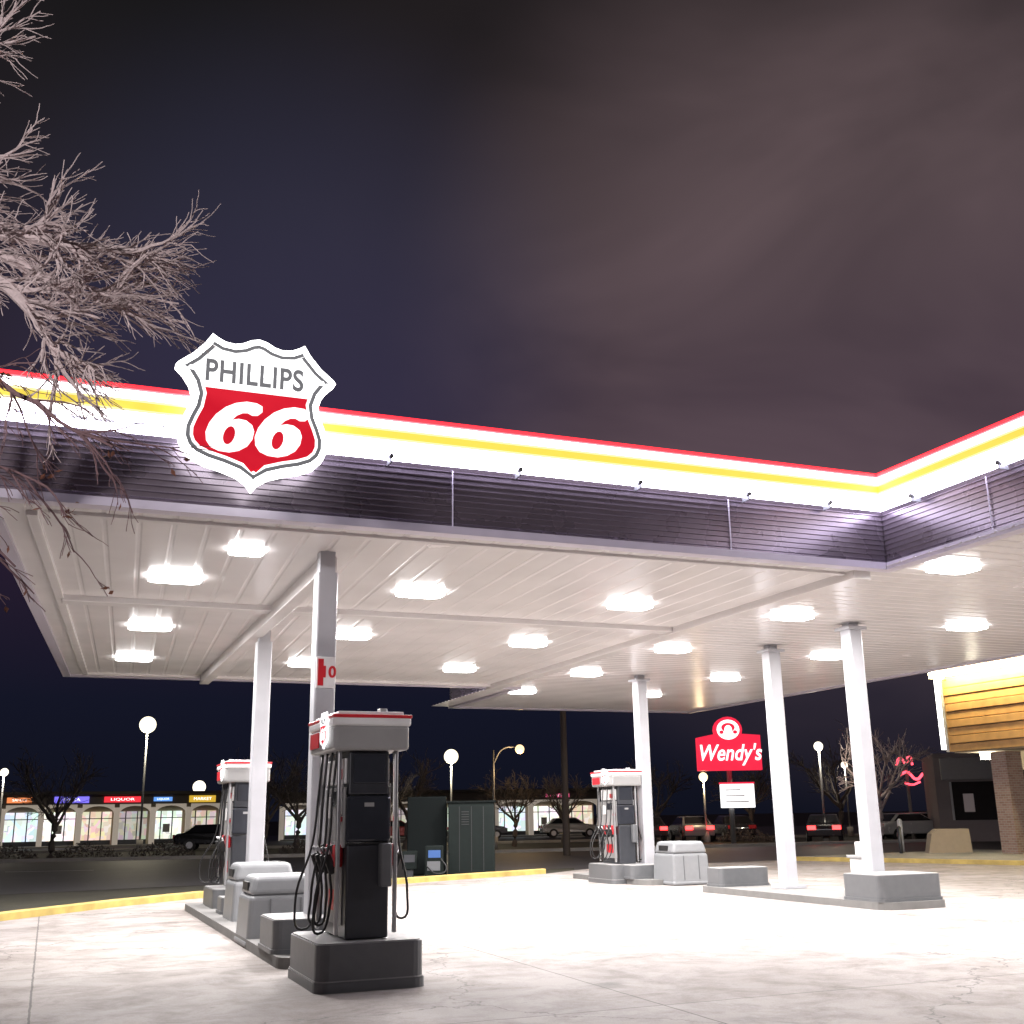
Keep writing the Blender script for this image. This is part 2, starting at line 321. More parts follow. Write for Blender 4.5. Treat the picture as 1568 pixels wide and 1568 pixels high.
# ---------------- ground
def ground_mat(name,kind):
    m=bpy.data.materials.new(name); m.use_nodes=True; nt=m.node_tree; N=nt.nodes; L=nt.links; b=N["Principled BSDF"]
    tc=N.new("ShaderNodeTexCoord"); mp=N.new("ShaderNodeMapping"); mp.inputs["Rotation"].default_value=(0,0,-ANG); L.new(tc.outputs["Object"],mp.inputs[0])
    def noise(s,d=8,ro=.6,dist=0):
        n=N.new("ShaderNodeTexNoise"); n.inputs["Scale"].default_value=s; n.inputs["Detail"].default_value=d; n.inputs["Roughness"].default_value=ro; n.inputs["Distortion"].default_value=dist; L.new(mp.outputs[0],n.inputs["Vector"]); return n
    def ramp(src,stops):
        r_=N.new("ShaderNodeValToRGB"); el=r_.color_ramp.elements
        el[0].position=stops[0][0]; el[0].color=stops[0][1]; el[1].position=stops[1][0]; el[1].color=stops[1][1]
        for s in stops[2:]: e=el.new(s[0]); e.color=s[1]
        L.new(src,r_.inputs[0]); return r_
    def mul(a_,b_):
        x=N.new("ShaderNodeMix"); x.data_type='RGBA'; x.blend_type='MULTIPLY'; x.inputs[0].default_value=1; L.new(a_,x.inputs[6]); L.new(b_,x.inputs[7]); return x.outputs[2]
    g=lambda v:(v,v,v,1)
    if kind=='conc':
        c=ramp(noise(.35).outputs["Fac"],[(.3,(.29,.252,.232,1)),(.7,(.43,.395,.38,1))]).outputs[0]
        c=mul(c,ramp(noise(1.5,11,.75,.4).outputs["Fac"],[(.30,(.46,.42,.39,1)),(.56,g(1))]).outputs[0])
        c=mul(c,ramp(noise(.8,5,.55).outputs["Fac"],[(.25,g(.38)),(.39,g(1))]).outputs[0])
        c=mul(c,ramp(noise(5,4,.5,.3).outputs["Fac"],[(.22,g(.5)),(.30,g(1))]).outputs[0])
        c=mul(c,ramp(noise(60,3).outputs["Fac"],[(.3,g(.82)),(.6,g(1))]).outputs[0])
        bk=N.new("ShaderNodeTexBrick"); bk.offset=0; bk.inputs["Scale"].default_value=1; bk.inputs["Brick Width"].default_value=5.1; bk.inputs["Row Height"].default_value=4.6; bk.inputs["Mortar Size"].default_value=.012
        bk.inputs["Color1"].default_value=g(1); bk.inputs["Color2"].default_value=g(.88); bk.inputs["Mortar"].default_value=g(.36); bk.inputs["Mortar Smooth"].default_value=.3
        nd=noise(3,3)
        mv=N.new("ShaderNodeVectorMath"); mv.operation='SCALE'; mv.inputs[3].default_value=.03; L.new(nd.outputs["Color"],mv.inputs[0])
        ad=N.new("ShaderNodeVectorMath"); ad.operation='ADD'; L.new(mp.outputs[0],ad.inputs[0]); L.new(mv.outputs[0],ad.inputs[1]); L.new(ad.outputs[0],bk.inputs["Vector"])
        c=mul(c,bk.outputs["Color"])
        vo=N.new("ShaderNodeTexVoronoi"); vo.feature='DISTANCE_TO_EDGE'; vo.inputs["Scale"].default_value=.17
        n2=noise(1.2,6); mv2=N.new("ShaderNodeVectorMath"); mv2.operation='SCALE'; mv2.inputs[3].default_value=1.3; L.new(n2.outputs["Color"],mv2.inputs[0])
        ad2=N.new("ShaderNodeVectorMath"); ad2.operation='ADD'; L.new(mp.outputs[0],ad2.inputs[0]); L.new(mv2.outputs[0],ad2.inputs[1]); L.new(ad2.outputs[0],vo.inputs["Vector"])
        c=mul(c,ramp(vo.outputs["Distance"],[(.0,g(.40)),(.0025,g(1))]).outputs[0])
        b.inputs["Roughness"].default_value=.75; hb=noise(40,6)
    else:
        base={'asphalt':((.03,.028,.03,1),(.06,.056,.058,1)),'grass':((.022,.02,.014,1),(.055,.05,.03,1)),'walk':((.25,.24,.22,1),(.34,.33,.31,1))}[kind]
        c=ramp(noise(.4,10,.7).outputs["Fac"],[(.3,base[0]),(.7,base[1])]).outputs[0]
        c=mul(c,ramp(noise(30,4).outputs["Fac"],[(.3,g(.6)),(.6,g(1))]).outputs[0])
        b.inputs["Roughness"].default_value=.8 if kind!='asphalt' else .6; hb=noise(25,8)
    bp=N.new("ShaderNodeBump"); bp.inputs["Strength"].default_value=.25; bp.inputs["Distance"].default_value=.02; L.new(hb.outputs["Fac"],bp.inputs["Height"]); L.new(bp.outputs[0],b.inputs["Normal"])
    L.new(c,b.inputs["Base Color"]); return m
GC=ground_mat("lot_concrete",'conc'); GA=ground_mat("road_asphalt",'asphalt'); GG=ground_mat("winter_grass",'grass'); GW=ground_mat("walk_concrete",'walk')
def sheet(nm,pts,z,mt): return meshobj(nm,[(x,y,z) for x,y in pts],[tuple(range(len(pts)))],mt)
sheet("ground",[(-900,-300),(900,-300),(900,1500),(-900,1500)],-.012,GG)
CURB=[(-17,6),(-12,12.5),(-9.6,18.2),(-8.8,20.6),(-7.9,23.2),(-6.9,25.3),(-5.4,27.1),(-3.1,29.3),(-1.2,31.4),(.8,33.4),(1.6,35)]
sheet("concrete_lot",CURB+[(3.2,37.6),(9.0,39.9),(14.9,33.3),(22,24),(40,10),(40,-20),(-17,-20)],0,GC)
sheet("road",[(-120,17),(-17,25),(2,37),(30,52),(120,75),(120,84),(30,62),(-2,52.5),(-30,50),(-120,44)],-.004,GA)
sheet("asphalt_drive",[(1.7,35.0),(3.2,37.65),(9.0,39.95),(14.9,33.4),(40,10.2),(60,30),(60,62),(30,56),(2,42)],-.008,GA)
sheet("parking_lot",[(-120,62),(-30,66),(60,84),(120,110),(120,150),(-120,110)],-.006,GA)
for i in range(14):
    x=-60+i*7; y=37+ (x+60)*.09
    if y>39.5 and x>4: continue
    sheet("road_marking",[(x,y),(x+3,y+.3),(x+3,y+.42),(x,y+.12)],.001,M['white'])
def kerb(nm,pts,w,h,mt):
    vs=[];fs=[];n=len(pts)
    for i,p in enumerate(pts):
        a=Vector(pts[max(0,i-1)]);b=Vector(pts[min(n-1,i+1)]); d=(b-a).normalized(); nn=Vector((-d.y,d.x))
        p=Vector(p)
        for o_,z_ in ((0,-.02),(.0,h-.02),(.02,h),(w,h),(w,-.02)):
            q=p+nn*o_; vs.append((q.x,q.y,z_))
    for i in range(n-1):
        for k in range(4): fs.append((i*5+k,i*5+k+1,(i+1)*5+k+1,(i+1)*5+k))
    fs.append((0,1,2,3,4)); e=(n-1)*5; fs.append((e+4,e+3,e+2,e+1,e))
    return meshobj(nm,vs,fs,mt)
kerb("yellow_kerb",CURB[:-1],.16,.14,M['yellow'])
kerb("far_kerb",[(-120,44.2),(-30,50.2),(-2,52.7),(30,62.2),(120,84.2)],.2,.14,M['conc'])
kerb("lot_kerb",[(-120,61.5),(-30,65.5),(60,83.5)],.2,.14,M['conc'])
kerb("store_kerb",[(9.4,39.6),(12.2,36.6),(14.8,33.6),(18,29.5)],-.16,.13,M['yellow'])
sheet("store_sidewalk",[(9.6,39.9),(12.3,36.8),(14.9,33.8),(18.2,29.6),(26,36),(17,44)],.115,GW)

# ---------------- store building (right)
st=empty("convenience_store",(15.9,41.0,0),ANG-math.pi/2)
def brick_mat():
    m=bpy.data.materials.new("brick"); m.use_nodes=True; nt=m.node_tree; b=nt.nodes["Principled BSDF"]
    tc=nt.nodes.new("ShaderNodeTexCoord"); sp=nt.nodes.new("ShaderNodeSeparateXYZ"); ad=nt.nodes.new("ShaderNodeMath"); cb=nt.nodes.new("ShaderNodeCombineXYZ"); bk=nt.nodes.new("ShaderNodeTexBrick")
    nt.links.new(tc.outputs["Object"],sp.inputs[0]); nt.links.new(sp.outputs[0],ad.inputs[0]); nt.links.new(sp.outputs[1],ad.inputs[1]); nt.links.new(ad.outputs[0],cb.inputs[0]); nt.links.new(sp.outputs[2],cb.inputs[1]); nt.links.new(cb.outputs[0],bk.inputs[0])
    bk.inputs["Scale"].default_value=1; bk.inputs["Brick Width"].default_value=.22; bk.inputs["Row Height"].default_value=.08; bk.inputs["Mortar Size"].default_value=.008
    bk.inputs["Color1"].default_value=(.22,.13,.10,1); bk.inputs["Color2"].default_value=(.30,.20,.16,1); bk.inputs["Mortar"].default_value=(.3,.28,.26,1)
    nt.links.new(bk.outputs[0],b.inputs[0]); b.inputs["Roughness"].default_value=.85; return m
M['brick']=brick_mat()
M['woodslat']=mat("orange_wood_slat",(.62,.36,.14),.5,var=.3,scale=3)
M['ysoft']=emi("fascia_light_strip",(1,.86,.45),55,True)
M['wv']=emi("vertical_light_strip",(1,.98,.95),6)
M['tan']=mat("tan_stucco",(.33,.27,.2),.9)
def lb(nm,x0,x1,y0,y1,z0,z1,mt,bev=0): return box(nm,st,((x0+x1)/2,(y0+y1)/2,(z0+z1)/2),(x1-x0,y1-y0,z1-z0),mt,bev)
lb("wall",0.3,14,1.6,9,0,6.0,M['tan'])
lb("fascia_back",-.1,14,0,1.55,3.55,6.55,M['tan'])
for i in range(9):
    zz=3.6+i*.285
    lb("wood_slat",-.15,14,-.12-.05*(i%2),-.01,zz,zz+.255,M['woodslat'],.012)
lb("slat_end_cap",-.22,-.16,-.1,1.6,3.6,6.2,M['woodslat'])
lb("light_strip",-.15,14,-.75,-.62,6.22,6.42,M['ysoft']); lb("strip_hood",-.2,14,-.80,-.02,6.46,6.60,M['trim'])
lb("sign_light_edge",-.60,-.38,-.12,.05,3.7,6.5,M['wv']); lb("edge_frame",-.36,-.24,-.12,.2,3.6,6.6,M['white'])
lb("brick_pillar",1.4,2.1,.15,.85,0,3.5,M['brick']); lb("brick_pillar",6.4,7.1,.15,.85,0,3.5,M['brick'])
lb("wall_brick",.32,1.3,1.45,1.59,.0,1.0,M['brick']); lb("window",.5,5.5,1.5,1.58,1.0,2.9,M['glassd'])
for x in (.5,2.1,3.8,5.5): lb("mullion",x-.04,x+.04,1.44,1.495,.95,2.95,M['silver'])
lb("soffit_lamp",.5,.8,.6,.9,3.30,3.52,emi("store_downlight",(1,.93,.7),60,True)); lb("soffit_lamp",4.5,4.8,.6,.9,3.42,3.52,M['street'])

# ---------------- strip mall
def shop_mat(name,tint,seed,est):
    m=bpy.data.materials.new(name); m.use_nodes=True; nt=m.node_tree; b=nt.nodes["Principled BSDF"]
    tc=nt.nodes.new("ShaderNodeTexCoord"); mp=nt.nodes.new("ShaderNodeMapping"); mp.inputs["Location"].default_value=(seed*3.1,seed,0); mp.inputs["Scale"].default_value=(1.6,1,.9)
    v=nt.nodes.new("ShaderNodeTexVoronoi"); v.inputs["Scale"].default_value=1.9; v.distance='CHEBYCHEV'
    nt.links.new(tc.outputs["Object"],mp.inputs[0]); nt.links.new(mp.outputs[0],v.inputs["Vector"])
    hs=nt.nodes.new("ShaderNodeHueSaturation"); hs.inputs["Saturation"].default_value=.5; nt.links.new(v.outputs["Color"],hs.inputs["Color"])
    mx=nt.nodes.new("ShaderNodeMix"); mx.data_type='RGBA'; mx.inputs[0].default_value=.5; mx.inputs[7].default_value=(*tint,1); nt.links.new(hs.outputs[0],mx.inputs[6])
    nt.links.new(mx.outputs[2],b.inputs["Emission Color"]); b.inputs["Emission Strength"].default_value=est; b.inputs["Base Color"].default_value=(.05,.05,.05,1); b.inputs["Roughness"].default_value=.1
    m.cycles.emission_sampling='NONE'
    return m
tints=[(1,.68,.40),(1,.88,.75),(.8,.92,1),(1,.72,.45),(.95,1,.85),(1,.82,.7)]
ests=[1.1,1.5,1.2,.8,1.3,.55]
shopmats=[shop_mat("shop_interior_%d"%i,t,i,ests[i]) for i,t in enumerate(tints)]
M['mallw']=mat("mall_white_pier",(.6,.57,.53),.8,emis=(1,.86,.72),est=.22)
M['mallroof']=mat("mall_roof_dark",(.05,.045,.045),.9)
def mall(loc,rot,nb,bw,signs):
    o=empty("strip_mall",loc,rot); o.scale=(1,1,.74)
    L_=nb*bw; pm=mat("mall_parapet",(.08,.07,.068),.9)
    box("roof",o,(L_/2,3,4.95),(L_+1,9,.3),M['mallroof'],.05); box("parapet",o,(L_/2,-.6,4.38),(L_+.6,.3,.9),pm)
    box("rear_block",o,(L_/2,5,2.3),(L_,6,4.6),M['tan']); box("walk",o,(L_/2,-.2,.06),(L_,3,.12),GW)
    for i in range(nb):
        x=i*bw
        box("shop_window",o,(x+bw/2,1.9,1.7),(bw-.3,.1,3.1),shopmats[(i*5+2)%6])
        for k in (.33,.66): box("mullion",o,(x+bw*k,1.82,1.7),(.08,.06,3.1),M['dark'])
        box("transom",o,(x+bw/2,1.82,2.6),(bw-.3,.05,.08),M['dark'])
        box("stall_riser",o,(x+bw/2,1.81,.3),(bw-.3,.05,.5),M['dark'])
        if i%3==1: box("window_poster",o,(x+bw*.5,1.80,1.6),(.5,.04,.8),M['greyl'])
        box("pier",o,(x,-.4,1.8),(.36,.42,3.6),M['mallw'])
        n=10; rr=(bw-.36)/2; xc=x+bw/2; pts=[(x+.18,3.92)]+[(xc-rr*math.cos(math.pi*t/n),3.0+.75*math.sin(math.pi*t/n)) for t in range(n+1)]+[(x+bw-.18,3.92)]
        poly_prism("arch",o,pts,-.55,-.3,M['mallw'])
    for x,w,h,col,st_ in signs:
        box("shop_sign",o,(x,-.80,4.35),(w,.1,h),emi("shop_sign_panel",col,st_),.02)
        text("shop_sign_text",o,random.choice(["MARKET","PIZZA","NAILS","LIQUOR","SALON"]),(x,-.86,4.35),h*.62,M['sgn_w'],sx=w/h/3.8*1.1)
    box("pier",o,(L_,-.4,1.8),(.36,.42,3.6),M['mallw'])
mrot=math.atan2(85.3-79.5,13.2)
mall((-49.5,73.8,0),mrot,13,2.5,[(19.4,2.3,.6,(.20,.16,.9),1.2),(22.8,2.5,.55,(.9,.03,.05),1.1),(25.6,1.3,.4,(.15,.4,1),.9),(28.4,1.9,.65,(.8,.5,.05),.8),(13,2.4,.6,(.1,.6,.3),.8),(16,1.6,.5,(1,.3,.1),.9)])
mall((-19,93,0),.14,9,2.9,[(22.5,2.0,.4,(.8,.1,.25),1.0),(3,1.6,.4,(.3,.8,.3),.8)])

# ---------------- lamps, poles
def lamp(x,y,h,arm=0,rad=.22,w_=150,col=(1,.90,.72)):
    o=empty("street_lamp",(x,y,0)); cyl("pole",o,(0,0,h/2),.07,h,M['pole'],10,.05)
    cyl("base",o,(0,0,.3),.2,.6,M['conc'],12)
    if arm: tube("arm",o,[(0,0,h-.7),(arm*.35,0,h+.05),(arm,0,h+.15)],.045,M['pole'])
    bm=bmesh.new(); bmesh.ops.create_uvsphere(bm,u_segments=20,v_segments=12,radius=rad)
    me=bpy.data.meshes.new("lamp_globe"); bm.to_mesh(me); bm.free(); me.materials.append(emi("lamp_globe_warm",col,2.2))
    for p in me.polygons: p.use_smooth=True
    g=link(bpy.data.objects.new("lamp_globe",me),o); g.location=(arm,0,h+.02)
    ld=bpy.data.lights.new("globe_light",'POINT'); ld.energy=w_; ld.shadow_soft_size=.06; ld.color=col
    q=link(bpy.data.objects.new("globe_light",ld),o); q.location=(arm,-rad*.8,h-rad*1.0)
lamp(-19.6*1.15,69,1.6+5.0*1.15,0,.50,900,(1,.90,.66)); lamp(-4.0,70,5.2,0,.44,700,(1,.88,.62)); lamp(-25,90,4.2,0,.5,500); lamp(-1.2,60,5.0,1.4,.24,250,(1,.66,.32))
lamp(-31.5,70,4.7,0,.24,250); lamp(16.0,60,4.9,0,.24,250); lamp(10.8,66,3.6,0,.26,200,(1,.75,.42)); lamp(21.6,75,4.5,0,.22,150)
o=empty("utility_pole",(2.05,48.4,0)); cyl("pole",o,(0,0,5.5),.16,11,M['wood'],10,.11); box("crossarm",o,(0,0,10.2),(2.4,.12,.14),M['wood']) 
for x in (-1,-.4,.4,1): cyl("insulator",o,(x,0,10.35),.05,.18,M['greyl'],8)
o=empty("added_flood_pole",(-6.5,-4,0)); cyl("pole",o,(0,0,3.2),.09,6.4,M['pole'],12,.06); cyl("base",o,(0,0,.3),.25,.6,M['conc'],12)  # unseen flood lamp, added behind the camera to light the left tree
box("added_flood_head",o,(0,.05,6.45),(.5,.3,.3),M['dark'],.04); box("added_flood_lens",o,(0,.22,6.45),(.42,.02,.22),M['street'])
ld=bpy.data.lights.new("added_flood_beam",'SPOT'); ld.energy=5600; ld.spot_size=math.radians(58); ld.spot_blend=.8; ld.shadow_soft_size=.25; ld.color=(1,.93,.93)  # added spotlight, aimed at the bare tree to brighten it
q=link(bpy.data.objects.new("added_flood_beam",ld),o); q.location=(0,.3,6.45); q.rotation_euler=(Vector((-4.4,8,7.6))-Vector((-6.5,-3.7,6.45))).to_track_quat('-Z','Y').to_euler()

# ---------------- restaurant sign
o=empty("restaurant_sign",(11.25,60,0)) 
M['wr']=emi("sign_red_glow",(.85,.02,.06),1.15)
cyl("pole",o,(0,.3,2),.14,4,M['pole'],12)
pts=[(-1.68,3.75),(1.68,3.75),(1.68,5.55),(.8,5.62),(-.8,5.62),(-1.68,5.45)]
poly_prism("red_panel",o,pts,-.15,.3,M['wr'])
N_=20; CI=lambda a,b,cz:[(a*math.cos(2*math.pi*i/N_),cz+b*math.sin(2*math.pi*i/N_)) for i in range(N_)][::-1]
poly_prism("round_top",o,CI(.75,.68,5.85),-.17,.28,M['wr'])
poly_prism("round_white",o,CI(.60,.52,5.85),-.2,-.175,M['sgn_w'])
poly_prism("portrait_hair",o,CI(.36,.24,5.96),-.22,-.205,M['wr'])
poly_prism("portrait_face",o,CI(.20,.24,5.84),-.24,-.225,M['sgn_w'])
for sx in (-1,1): poly_prism("portrait_braid",o,[(sx*.36+.12*math.cos(t),5.72+.10*math.sin(t)) for t in [2*math.pi*i/8 for i in range(8)]][::-1],-.222,-.206,M['wr'])
text("script_lettering",o,"Wendy's",(-.03,-.22,4.62),1.16,M['sgn_w'],shear=.28,off=.016,sx=.80,space=1.02)
box("reader_board",o,(.3,0,2.45),(1.75,.3,1.2),M['sgn_w'],.03)
for k in range(3): box("reader_text",o,(.25-.1*k,-.16,2.15+k*.3),(1.2-.2*k,.02,.05),mat("reader_letters",(.3,.05,.05),.6))
box("board_frame",o,(.3,.02,3.1),(1.8,.34,.08),M['wr'])
o=empty("neon_sign",(22.6,66,0)); box("post",o,(0,.1,2),(.15,.1,4),M['pole'])
NP=emi("neon_pink_red",(1,.08,.12),3)
tube("neon_tube",o,[(-.6,0,4.1),(-.3,0,4.5),(0,0,4.2),(.2,0,4.6),(.35,0,4.1)],.07,NP); tube("neon_tube",o,[(-.5,0,3.5),(0,0,3.7),(.5,0,3.3),(.9,0,3.6)],.08,NP); tube("neon_tube",o,[(-.2,0,3.1),(.2,0,3.0),(.7,0,3.15)],.06,NP)

# ---------------- far building right
o=empty("dark_building",(26,58,0),-.25); box("walls",o,(0,3,2.2),(9,6,4.4),mat("dark_wall",(.16,.13,.13),.9,emis=(.5,.42,.42),est=.015)); box("upper_band",o,(-1.5,-.1,3.6),(5.4,.25,1.1),M['greyl'],.03); box("window",o,(-1.5,-.05,2.0),(4.6,.1,1.9),M['glassd'])
for x in (-3.8,-1.5,.8): box("mullion",o,(x,-.12,2.0),(.1,.06,1.9),M['pole'])
for x in (-3,-.6,.3): box("window_display",o,(x,-.11,1.9),(.5,.03,.9),mat("display",(.2,.15,.15),.5,emis=(.6,.5,.5),est=.12))
o=empty("utility_enclosure",(-1.9,33.9,0),.05)
M['green']=mat("dark_green_metal",(.006,.008,.008),.8,var=.2,spec=.1); M['green2']=mat("dark_green_metal_light",(.012,.016,.015),.8,var=.2,spec=.12)
box("cabinet_right",o,(.55,0,1.0),(1.35,.9,2.0),M['green2'],.03); box("cabinet_left",o,(-.75,.25,1.1),(1.15,.6,2.2),M['green'],.03)
box("cap",o,(.55,0,2.03),(1.42,.97,.06),M['green'],.01)
for x in (.2,.55,.9): box("door_seam",o,(x,-.46,1.0),(.02,.012,1.8),M['black'])
for k in range(6): box("louvre",o,(.37,-.463,1.4+k*.07),(.22,.012,.025),M['black'])
o=empty("air_machine",(-2.35,32.7,0)); box("cabinet",o,(0,0,.42),(.5,.4,.84),M['green2'],.03); box("blue_display",o,(.02,-.21,.62),(.34,.02,.2),emi("blue_display",(.05,.15,.45),.3)); tube("hose",o,[(.2,-.2,.5),(.35,-.25,.2),(.1,-.35,.1),(-.2,-.22,.3)],.02,M['black']); box("front_panel",o,(0,-.21,.3),(.36,.015,.25),M['grey'])
o=empty("newspaper_box",(-3.05,32.9,0)); box("body",o,(0,0,.45),(.42,.38,.5),M['green2'],.03); box("stand",o,(0,0,.1),(.2,.2,.2),M['dark']); box("window",o,(0,-.2,.5),(.3,.02,.2),M['dark'])
o=empty("concrete_barrier",(15.3,41.4,0),-.1)
poly_prism("block",o,[(-.7,.1),(-.55,.75),(-.35,.92),(.75,.92),(.8,.1)][::-1],-.3,.3,M['tan'])
o=empty("bollard",(13.6,41.2,0)); cyl("post",o,(0,0,.5),.07,1.0,M['dark'],12); cyl("cap",o,(0,0,1.02),.075,.06,M['dark'],12,.03)
o=empty("bollard",(15.3,46.2,0)); cyl("post",o,(0,0,.6),.1,1.2,M['white'],12); cyl("cap",o,(0,0,1.23),.1,.06,M['white'],12,.04)

# ---------------- cars
def car(x,y,rot,col,tail=False,head=False,s=1):
    o=empty("parked_car",(x,y,0),rot); pm=mat("car_paint",col,.25,metal=.3,coat=.6,var=.03)
    prof=[(-2.2,.35),(-2.25,.75),(-2.1,.95),(-1.7,1.0),(-1.15,1.42),(.35,1.45),(1.05,1.0),(1.95,.88),(2.2,.7),(2.22,.35)]
    vs=[];n=len(prof)
    for yy in (-.88,.88):
        for (px,pz) in prof:
            k=.78 if pz>1.1 else (.97 if pz>.9 else 1); vs.append((px,yy*k,pz))
    fs=[tuple(range(n)),tuple(range(2*n-1,n-1,-1))]+[(i,n+i,n+(i+1)%n,(i+1)%n) for i in range(n)]
    b=meshobj("body",vs,fs,pm,o); md=b.modifiers.new("bev",'BEVEL'); md.width=.07; md.segments=3
    for sy in (-1,1):
        vs=[(-1.55,sy*.87,1.03),(.92,sy*.87,1.03),(.30,sy*.72,1.38),(-1.08,sy*.72,1.37)]
        meshobj("side_window",vs,[(0,1,2,3)],M['glassd'],o)
        for wx in (-1.35,1.4):
            cyl("wheel",o,(wx,sy*.8,.33),.33,.22,M['black'],20,rot=(math.pi/2,0,0)); cyl("hub",o,(wx,sy*.915,.33),.19,.02,M['silver'],12,rot=(math.pi/2,0,0))
        box("tail_lamp",o,(-2.26,sy*.62,.80),(.10,.42,.20),M['tail'] if tail else M['red'],.01)
        box("head_lamp",o,(2.17,sy*.64,.72),(.08,.34,.13),M['head'] if head else M['white'],.01)
    meshobj("rear_window",[(-1.68,-.72,1.04),(-1.68,.72,1.04),(-1.2,.62,1.40),(-1.2,-.62,1.40)],[(0,1,2,3)],M['glassd'],o)
    meshobj("windscreen",[(1.02,-.74,1.04),(1.02,.74,1.04),(.42,.64,1.42),(.42,-.64,1.42)],[(0,1,2,3)],M['glassd'],o)
car(16.2,61,math.radians(75),(.03,.03,.035),tail=True)
car(10.2,68,math.radians(95),(.3,.3,.32),tail=True); car(7.6,68.5,math.radians(95),(.05,.05,.06),tail=True); car(12.8,69,math.radians(95),(.04,.04,.05))
car(21.3,63,math.radians(20),(.6,.6,.6)); car(23.5,68,math.radians(10),(.65,.65,.65)); car(26,72,.2,(.2,.2,.22))
car(-17.2,66,math.radians(8),(.012,.012,.014)); car(4,88,.1,(.4,.4,.4)); car(-3,87,.1,(.1,.1,.12)); car(-9,86,.1,(.3,.05,.05))

# ---------------- trees
def tree(name,limbs,mt,lens=(.8,.42,.22),rads=(.018,.009,.0045),dens=(5,5,4),bias=Vector((0.3,0,.15)),seed=1,sag=0.0,leaves=0,minr=.0025,spread=1.0):
    R=random.Random(seed); vs=[];fs=[];tips=[]
    def seg_tube(pts,r0,r1,sides):
        base=len(vs); n=len(pts)
        for i,p in enumerate(pts):
            d=(pts[min(n-1,i+1)]-pts[max(0,i-1)]).normalized()
            a=d.cross(Vector((0,0,1))) 
            if a.length<.1: a=d.cross(Vector((1,0,0)))
            a.normalize(); b=d.cross(a); rr=max(minr,r0+(r1-r0)*i/(n-1))
            for k in range(sides):
                t=2*math.pi*k/sides; vs.append(p+a*math.cos(t)*rr+b*math.sin(t)*rr)
        for i in range(n-1):
            for k in range(sides):
                k2=(k+1)%sides; fs.append((base+i*sides+k,base+i*sides+k2,base+(i+1)*sides+k2,base+(i+1)*sides+k))
    def rv(): return Vector((R.gauss(0,1),R.gauss(0,1),R.gauss(0,1))).normalized()
    def grow(p,d,lv):
        L=lens[lv]*R.uniform(.6,1.3); n=4; pts=[p.copy()]; dd=d.normalized()
        for i in range(n):
            dd=(dd+rv()*.22+Vector((0,0,-sag))*.3).normalized(); pts.append(pts[-1]+dd*L/n)
        seg_tube(pts,rads[lv],rads[lv]*.45,3 if lv else 5); tips.append((pts[-1],dd))
        if lv<len(lens)-1:
            for j in range(dens[lv+1]):
                t=R.uniform(.15,1); i=min(n-1,int(t*n)); q=pts[i].lerp(pts[i+1],t*n-i)
                dn=(dd*1.0+rv()*.7*spread+bias*.5).normalized(); grow(q,dn,lv+1)
    for pts,r0,r1,nb in limbs:
        pts=[Vector(p) for p in pts]
        fine=[]
        for i in range(len(pts)-1):
            for t in (0,.33,.66):
                q=pts[i].lerp(pts[i+1],t)
                if t: q+=rv()*(pts[i+1]-pts[i]).length*.04
                fine.append(q)
        fine.append(pts[-1]); seg_tube(fine,r0,r1,8)
        m_=len(fine)
        for j in range(nb):
            t=R.uniform(.15,1)**.8; x=t*(m_-1); i=min(m_-2,int(x)); q=fine[i].lerp(fine[i+1],x-i)
            d=(fine[i+1]-fine[i]).normalized(); grow(q,(d*.8+rv()*.8*spread+bias).normalized(),0)
    fm=[0]*len(fs)
    if leaves:
        cl=[R.choice(tips)[0] for _ in range(6)]
        for j in range(leaves):
            p=R.choice(tips)[0]+rv()*.02 if j%2 else R.choice(cl)+rv()*R.uniform(.02,.10)
            a=rv()*.03; b=rv().cross(a).normalized()*.016; i=len(vs); vs+= [p,p+a+b,p+a*2.2+rv()*.01,p+a-b]; fs.append((i,i+1,i+2,i+3)); fm.append(1)
    return meshobj(name,vs,fs,[mt,M['leaf']],None,fm)
T0=(-6.6,8.6,0)
limbs=[
 ([T0,(-6.5,8.5,1.6),(-6.2,8.4,3.2),(-5.9,8.3,4.2)],.24,.16,0),
 ([(-5.9,8.3,4.2),(-5.1,8.1,5.7),(-4.5,8.0,6.3),(-3.9,8.0,6.15),(-3.4,7.9,6.0),(-2.9,7.9,5.95)],.13,.016,26),
 ([(-5.2,8.1,5.4),(-4.5,8.0,6.0),(-3.95,8.0,5.7),(-3.65,8.0,5.35),(-3.5,7.95,5.05)],.09,.015,22),
 ([(-4.6,8.0,6.2),(-4.1,8.1,6.05),(-3.6,8.2,5.8),(-3.2,8.2,5.7)],.06,.012,18),
 ([(-5.5,8.2,5.2),(-5.2,8.2,6.3),(-4.6,8.1,6.8),(-4.2,8.1,6.9)],.08,.015,8),
 ([(-5.6,8.2,5.5),(-5.4,8.0,7.2),(-4.9,8.0,7.8),(-4.4,8.0,7.9)],.07,.014,8),
]
tree("bare_tree",limbs,M['bark'],bias=Vector((.33,0,-.02)),seed=4,lens=(.54,.33,.19),rads=(.019,.010,.0052),dens=(5,5,4),minr=.0034,spread=.85)
